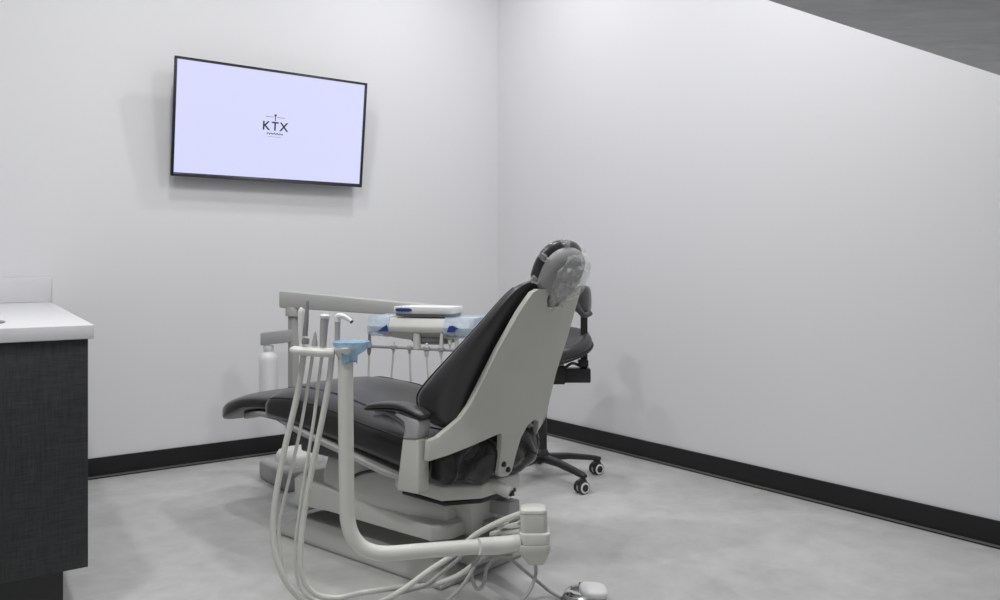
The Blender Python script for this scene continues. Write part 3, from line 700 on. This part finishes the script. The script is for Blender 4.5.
# ------------------------------------------------------------------ foot pedal
fp = floor_at(584, 602)
ft = thing('foot_pedal', 'chrome and white foot pedal on the floor at the bottom edge', 'foot control', fp)
bm = B(); lathe(bm, [(.070, .0005), (.072, .004), (.070, .012), (.064, .016)], fp, segs=40); finish('base', bm, STEEL, ft, True)
bm = B(); lathe(bm, [(.060, .0165), (.062, .024), (.056, .033), (.042, .039), (.03, .04)], fp+Vector((-.004, 0, 0)), segs=40); finish('disc', bm, CHROME, ft, True)
bm = B(); ellipsoid(bm, fp+Vector((.028, -.01, .040)), ((.044, 0, -.004), (0, .05, 0), (.002, 0, .016)), 30, 16, ex=2.8); finish('pedal_cap', bm, BRIGHT, ft, True)
bm = B(); box(bm, (fp.x+.012, fp.y+.032, .043), (.050, .016, .008)); finish('lever', bm, BLACKPL, ft, True, bevel=.002)
bm = B(); g = [(490, 557, .20, ZE+.06), (505, 556, .2, ZE+.08)]
tube(bm, [at(478, 562, ZE+.16), at(490, 557, ZE+.12), at(506, 557, ZE+.12), at(530, 575, ZE+.16), at(548, 590, ZE+.2), fp+Vector((-.07, -.0, .012))], .0055, 10)
finish('cord', bm, LTGREY, ft, True)

# ------------------------------------------------------------------ stool
hub = floor_at(540, 479); st = thing('assistant_stool', 'black five star assistant stool on casters behind the dental chair', 'stool', hub)
RB = .315
bm = B(); lathe(bm, [(.036, .085), (.045, .095), (.047, .125), (.036, .145), (.03, .16)], hub, segs=28); finish('hub', bm, BLACKPL, st, True)
bm = B(); lathe(bm, [(.034, .155), (.033, .40), (.028, .402)], hub, segs=24); finish('column_sleeve', bm, BLACKPL, st, True)
bm = B(); lathe(bm, [(.018, .40), (.018, .56)], hub, segs=24); finish('gas_lift', bm, DKGREY, st, True)
for k in range(5):
    t = R(-53+72*k); d = Vector((math.cos(t), math.sin(t), 0)); s = Vector((-d.y, d.x, 0)); Zv = Vector((0, 0, 1))
    bm = B(); rings = []
    for f, hw_, z0, z1 in ((.03, .026, .09, .125), (.15, .021, .088, .118), (.26, .018, .075, .101), (.305, .018, .069, .092), (.325, .012, .071, .086)):
        rings.append(superring(14, 4, lambda c, q: hub+d*f+s*hw_*c+Zv*((z0+z1)/2+(z1-z0)/2*q)))
    loft(bm, rings); lg = finish('leg', bm, BLACKPL, st, True)
    cw = hub+d*RB; ax = Vector((math.cos(t+.9), math.sin(t+.9), 0)) if k else Vector((.55, -.83, 0))
    if k == 1: ax = Vector((.55, -.83, 0))
    wc = cw+Vector((0, 0, .0295)) + ax.cross(Zv)*.012
    for sg in (-1, 1):
        bm = B(); lathe(bm, [(.029, -.008), (.030, 0), (.029, .008)], wc+ax*.016*sg, ax, 28); wl = finish('wheel', bm, RUBBER, lg, True)
        bm = B(); lathe(bm, [(.025, -.0105), (.025, .0105)], wc+ax*.016*sg, ax, 28); finish('wheel_rim', bm, BRIGHT, lg, True)
        bm = B(); lathe(bm, [(.0165, -.0125), (.0165, .0125)], wc+ax*.016*sg, ax, 24); finish('wheel_cap', bm, BLACKPL, lg, True)
    bm = B(); ellipsoid(bm, wc+Vector((0, 0, .02)), (ax*.012, ax.cross(Zv)*.030, Zv*.023), 20, 12); tube(bm, [cw+Vector((0, 0, .045)), cw+Vector((0, 0, .085))], .009, 10, smooth=False)
    finish('caster_hood', bm, BLACKPL, lg, True)
sc = Vector((at(553, 345, hub.y+.03).x, hub.y+.03, .622)); SRr = .195
QT = Vector((0, 0, 1)).rotation_difference(Vector((-.16, -.24, 1)).normalized()); AXT = QT @ Vector((0, 0, 1))
bm = B(); lathe(bm, [(SRr*.8, -.012), (SRr*.97, .0), (SRr*1.01, .022), (SRr*1.01, .042), (SRr*.97, .062), (SRr*.88, .070), (SRr*.78, .064), (SRr*.70, .052), (SRr*.4, .040), (0.01, .036)], sc, AXT, segs=56)
stc = finish('seat', bm, mat('stool_vinyl', (.045, .045, .047), .34), st, True, smooth=60)
bm = B(); tube(bm, [sc+QT @ Vector((SRr*1.012*math.cos(2*math.pi*i/40), SRr*1.012*math.sin(2*math.pi*i/40), .012)) for i in range(41)], .006, 8, 2); finish('piping', bm, PIPING, stc, True)
bm = B(); lathe(bm, [(.03, -.03), (SRr*.72, -.022), (SRr*.85, -.006)], sc, AXT, segs=32)
finish('seat_plate', bm, BLACKPL, st, True)
zk = lambda py: at(586, py, hub.y).z
bm = B(); xp = at(584, 340, hub.y).x
box(bm, ((hub.x+xp)/2+.03, hub.y, (zk(368)+zk(382))/2), (xp-hub.x+.0, .07, zk(368)-zk(382)))
box(bm, (hub.x+.05, hub.y, zk(374)), (.14, .10, .09))
box(bm, (xp-.005, hub.y, zk(363)), (.05, .05, .035))
finish('mechanism', bm, BLACKPL, st, True, bevel=.006)
bm = B(); tube(bm, [Vector((xp-.02, hub.y, zk(366))), Vector((xp-.06, hub.y-.05, zk(362))), Vector((xp-.10, hub.y-.07, zk(366)))], .007, 8); finish('lever', bm, BLACKPL, st, True)
bm = B(); box(bm, (xp+.002, hub.y+.02, (zk(310)+zk(380))/2), (.034, .022, zk(310)-zk(380))); finish('back_post', bm, BLACKPL, st, True, bevel=.004)
# curved torso support: a padded crescent round the stool's right side
bm = B(); rings = []
zc = zk(301); cx, cy = xp-.16, hub.y+.02
for i in range(17):
    t = R(-62+104*i/16); e_ = abs(i-8)/8; k = (1-e_**4)**.5 if e_ < 1 else .05; k = max(k, .12)
    o = Vector((cx, cy, zc-.015*math.sin(t)+.0)); rd = Vector((math.cos(t), math.sin(t), 0))
    rings.append(superring(18, 2.8, lambda c, s: o+rd*(.175+.024*c*k)+Vector((0, 0, .072*s*k))))
loft(bm, rings); finish('back_support', bm, LEATHER, st, True, smooth=60)
bm = B(); tube(bm, [at(576, 287, hub.y-.12), at(574.5, 297, hub.y-.14), at(578, 308, hub.y-.14), at(584, 315, hub.y-.12), at(590.5, 313.5, hub.y-.08)], [.008, .012, .014, .014, .012], 14); finish('support_arm', bm, mat('stool_grey_vinyl', (.07, .07, .072), .45), st, True)

# ------------------------------------------------------------------ light
def area(name, loc, power, size, tgt=None, col=(1, 1, 1)):
    l = bpy.data.lights.new(name, 'AREA'); l.shape = 'DISK'; l.size = size; l.energy = power; l.color = col
    o = bpy.data.objects.new(name, l); COL.objects.link(o); o.location = loc
    return o
area('downlight', room_pt(-.85, .95, Z3-.02), 13, .16)
area('downlight', room_pt(-2.3, 1.3, Z3-.02), 12.5, .16)
area('downlight', (-1.3, 1.5, Z3-.02), 25, .18)
area('downlight', room_pt(-.9, 2.6, Z3-.02), 18, .2)
area('downlight', room_pt(-2.6, 3.0, Z3-.02), 18, .2)
w = bpy.data.worlds.new('clinic'); S.world = w; w.use_nodes = True
w.node_tree.nodes['Background'].inputs['Color'].default_value = (.96, .98, 1, 1); w.node_tree.nodes['Background'].inputs['Strength'].default_value = .26

# ------------------------------------------------------------------ camera
cam = bpy.data.cameras.new('camera'); co = bpy.data.objects.new('camera', cam); COL.objects.link(co)
co.location = (0, 0, H); co.rotation_euler = (R(90), 0, 0)
cam.sensor_width = 36; cam.lens = 36*F/1000; cam.shift_y = -(300-HY)/1000; cam.clip_start = .05
S.camera = co
S.view_settings.view_transform = 'Standard'; S.view_settings.look = 'None'
S.view_settings.exposure = 0.13; S.view_settings.gamma = 1.0; S.view_settings.use_curve_mapping = False
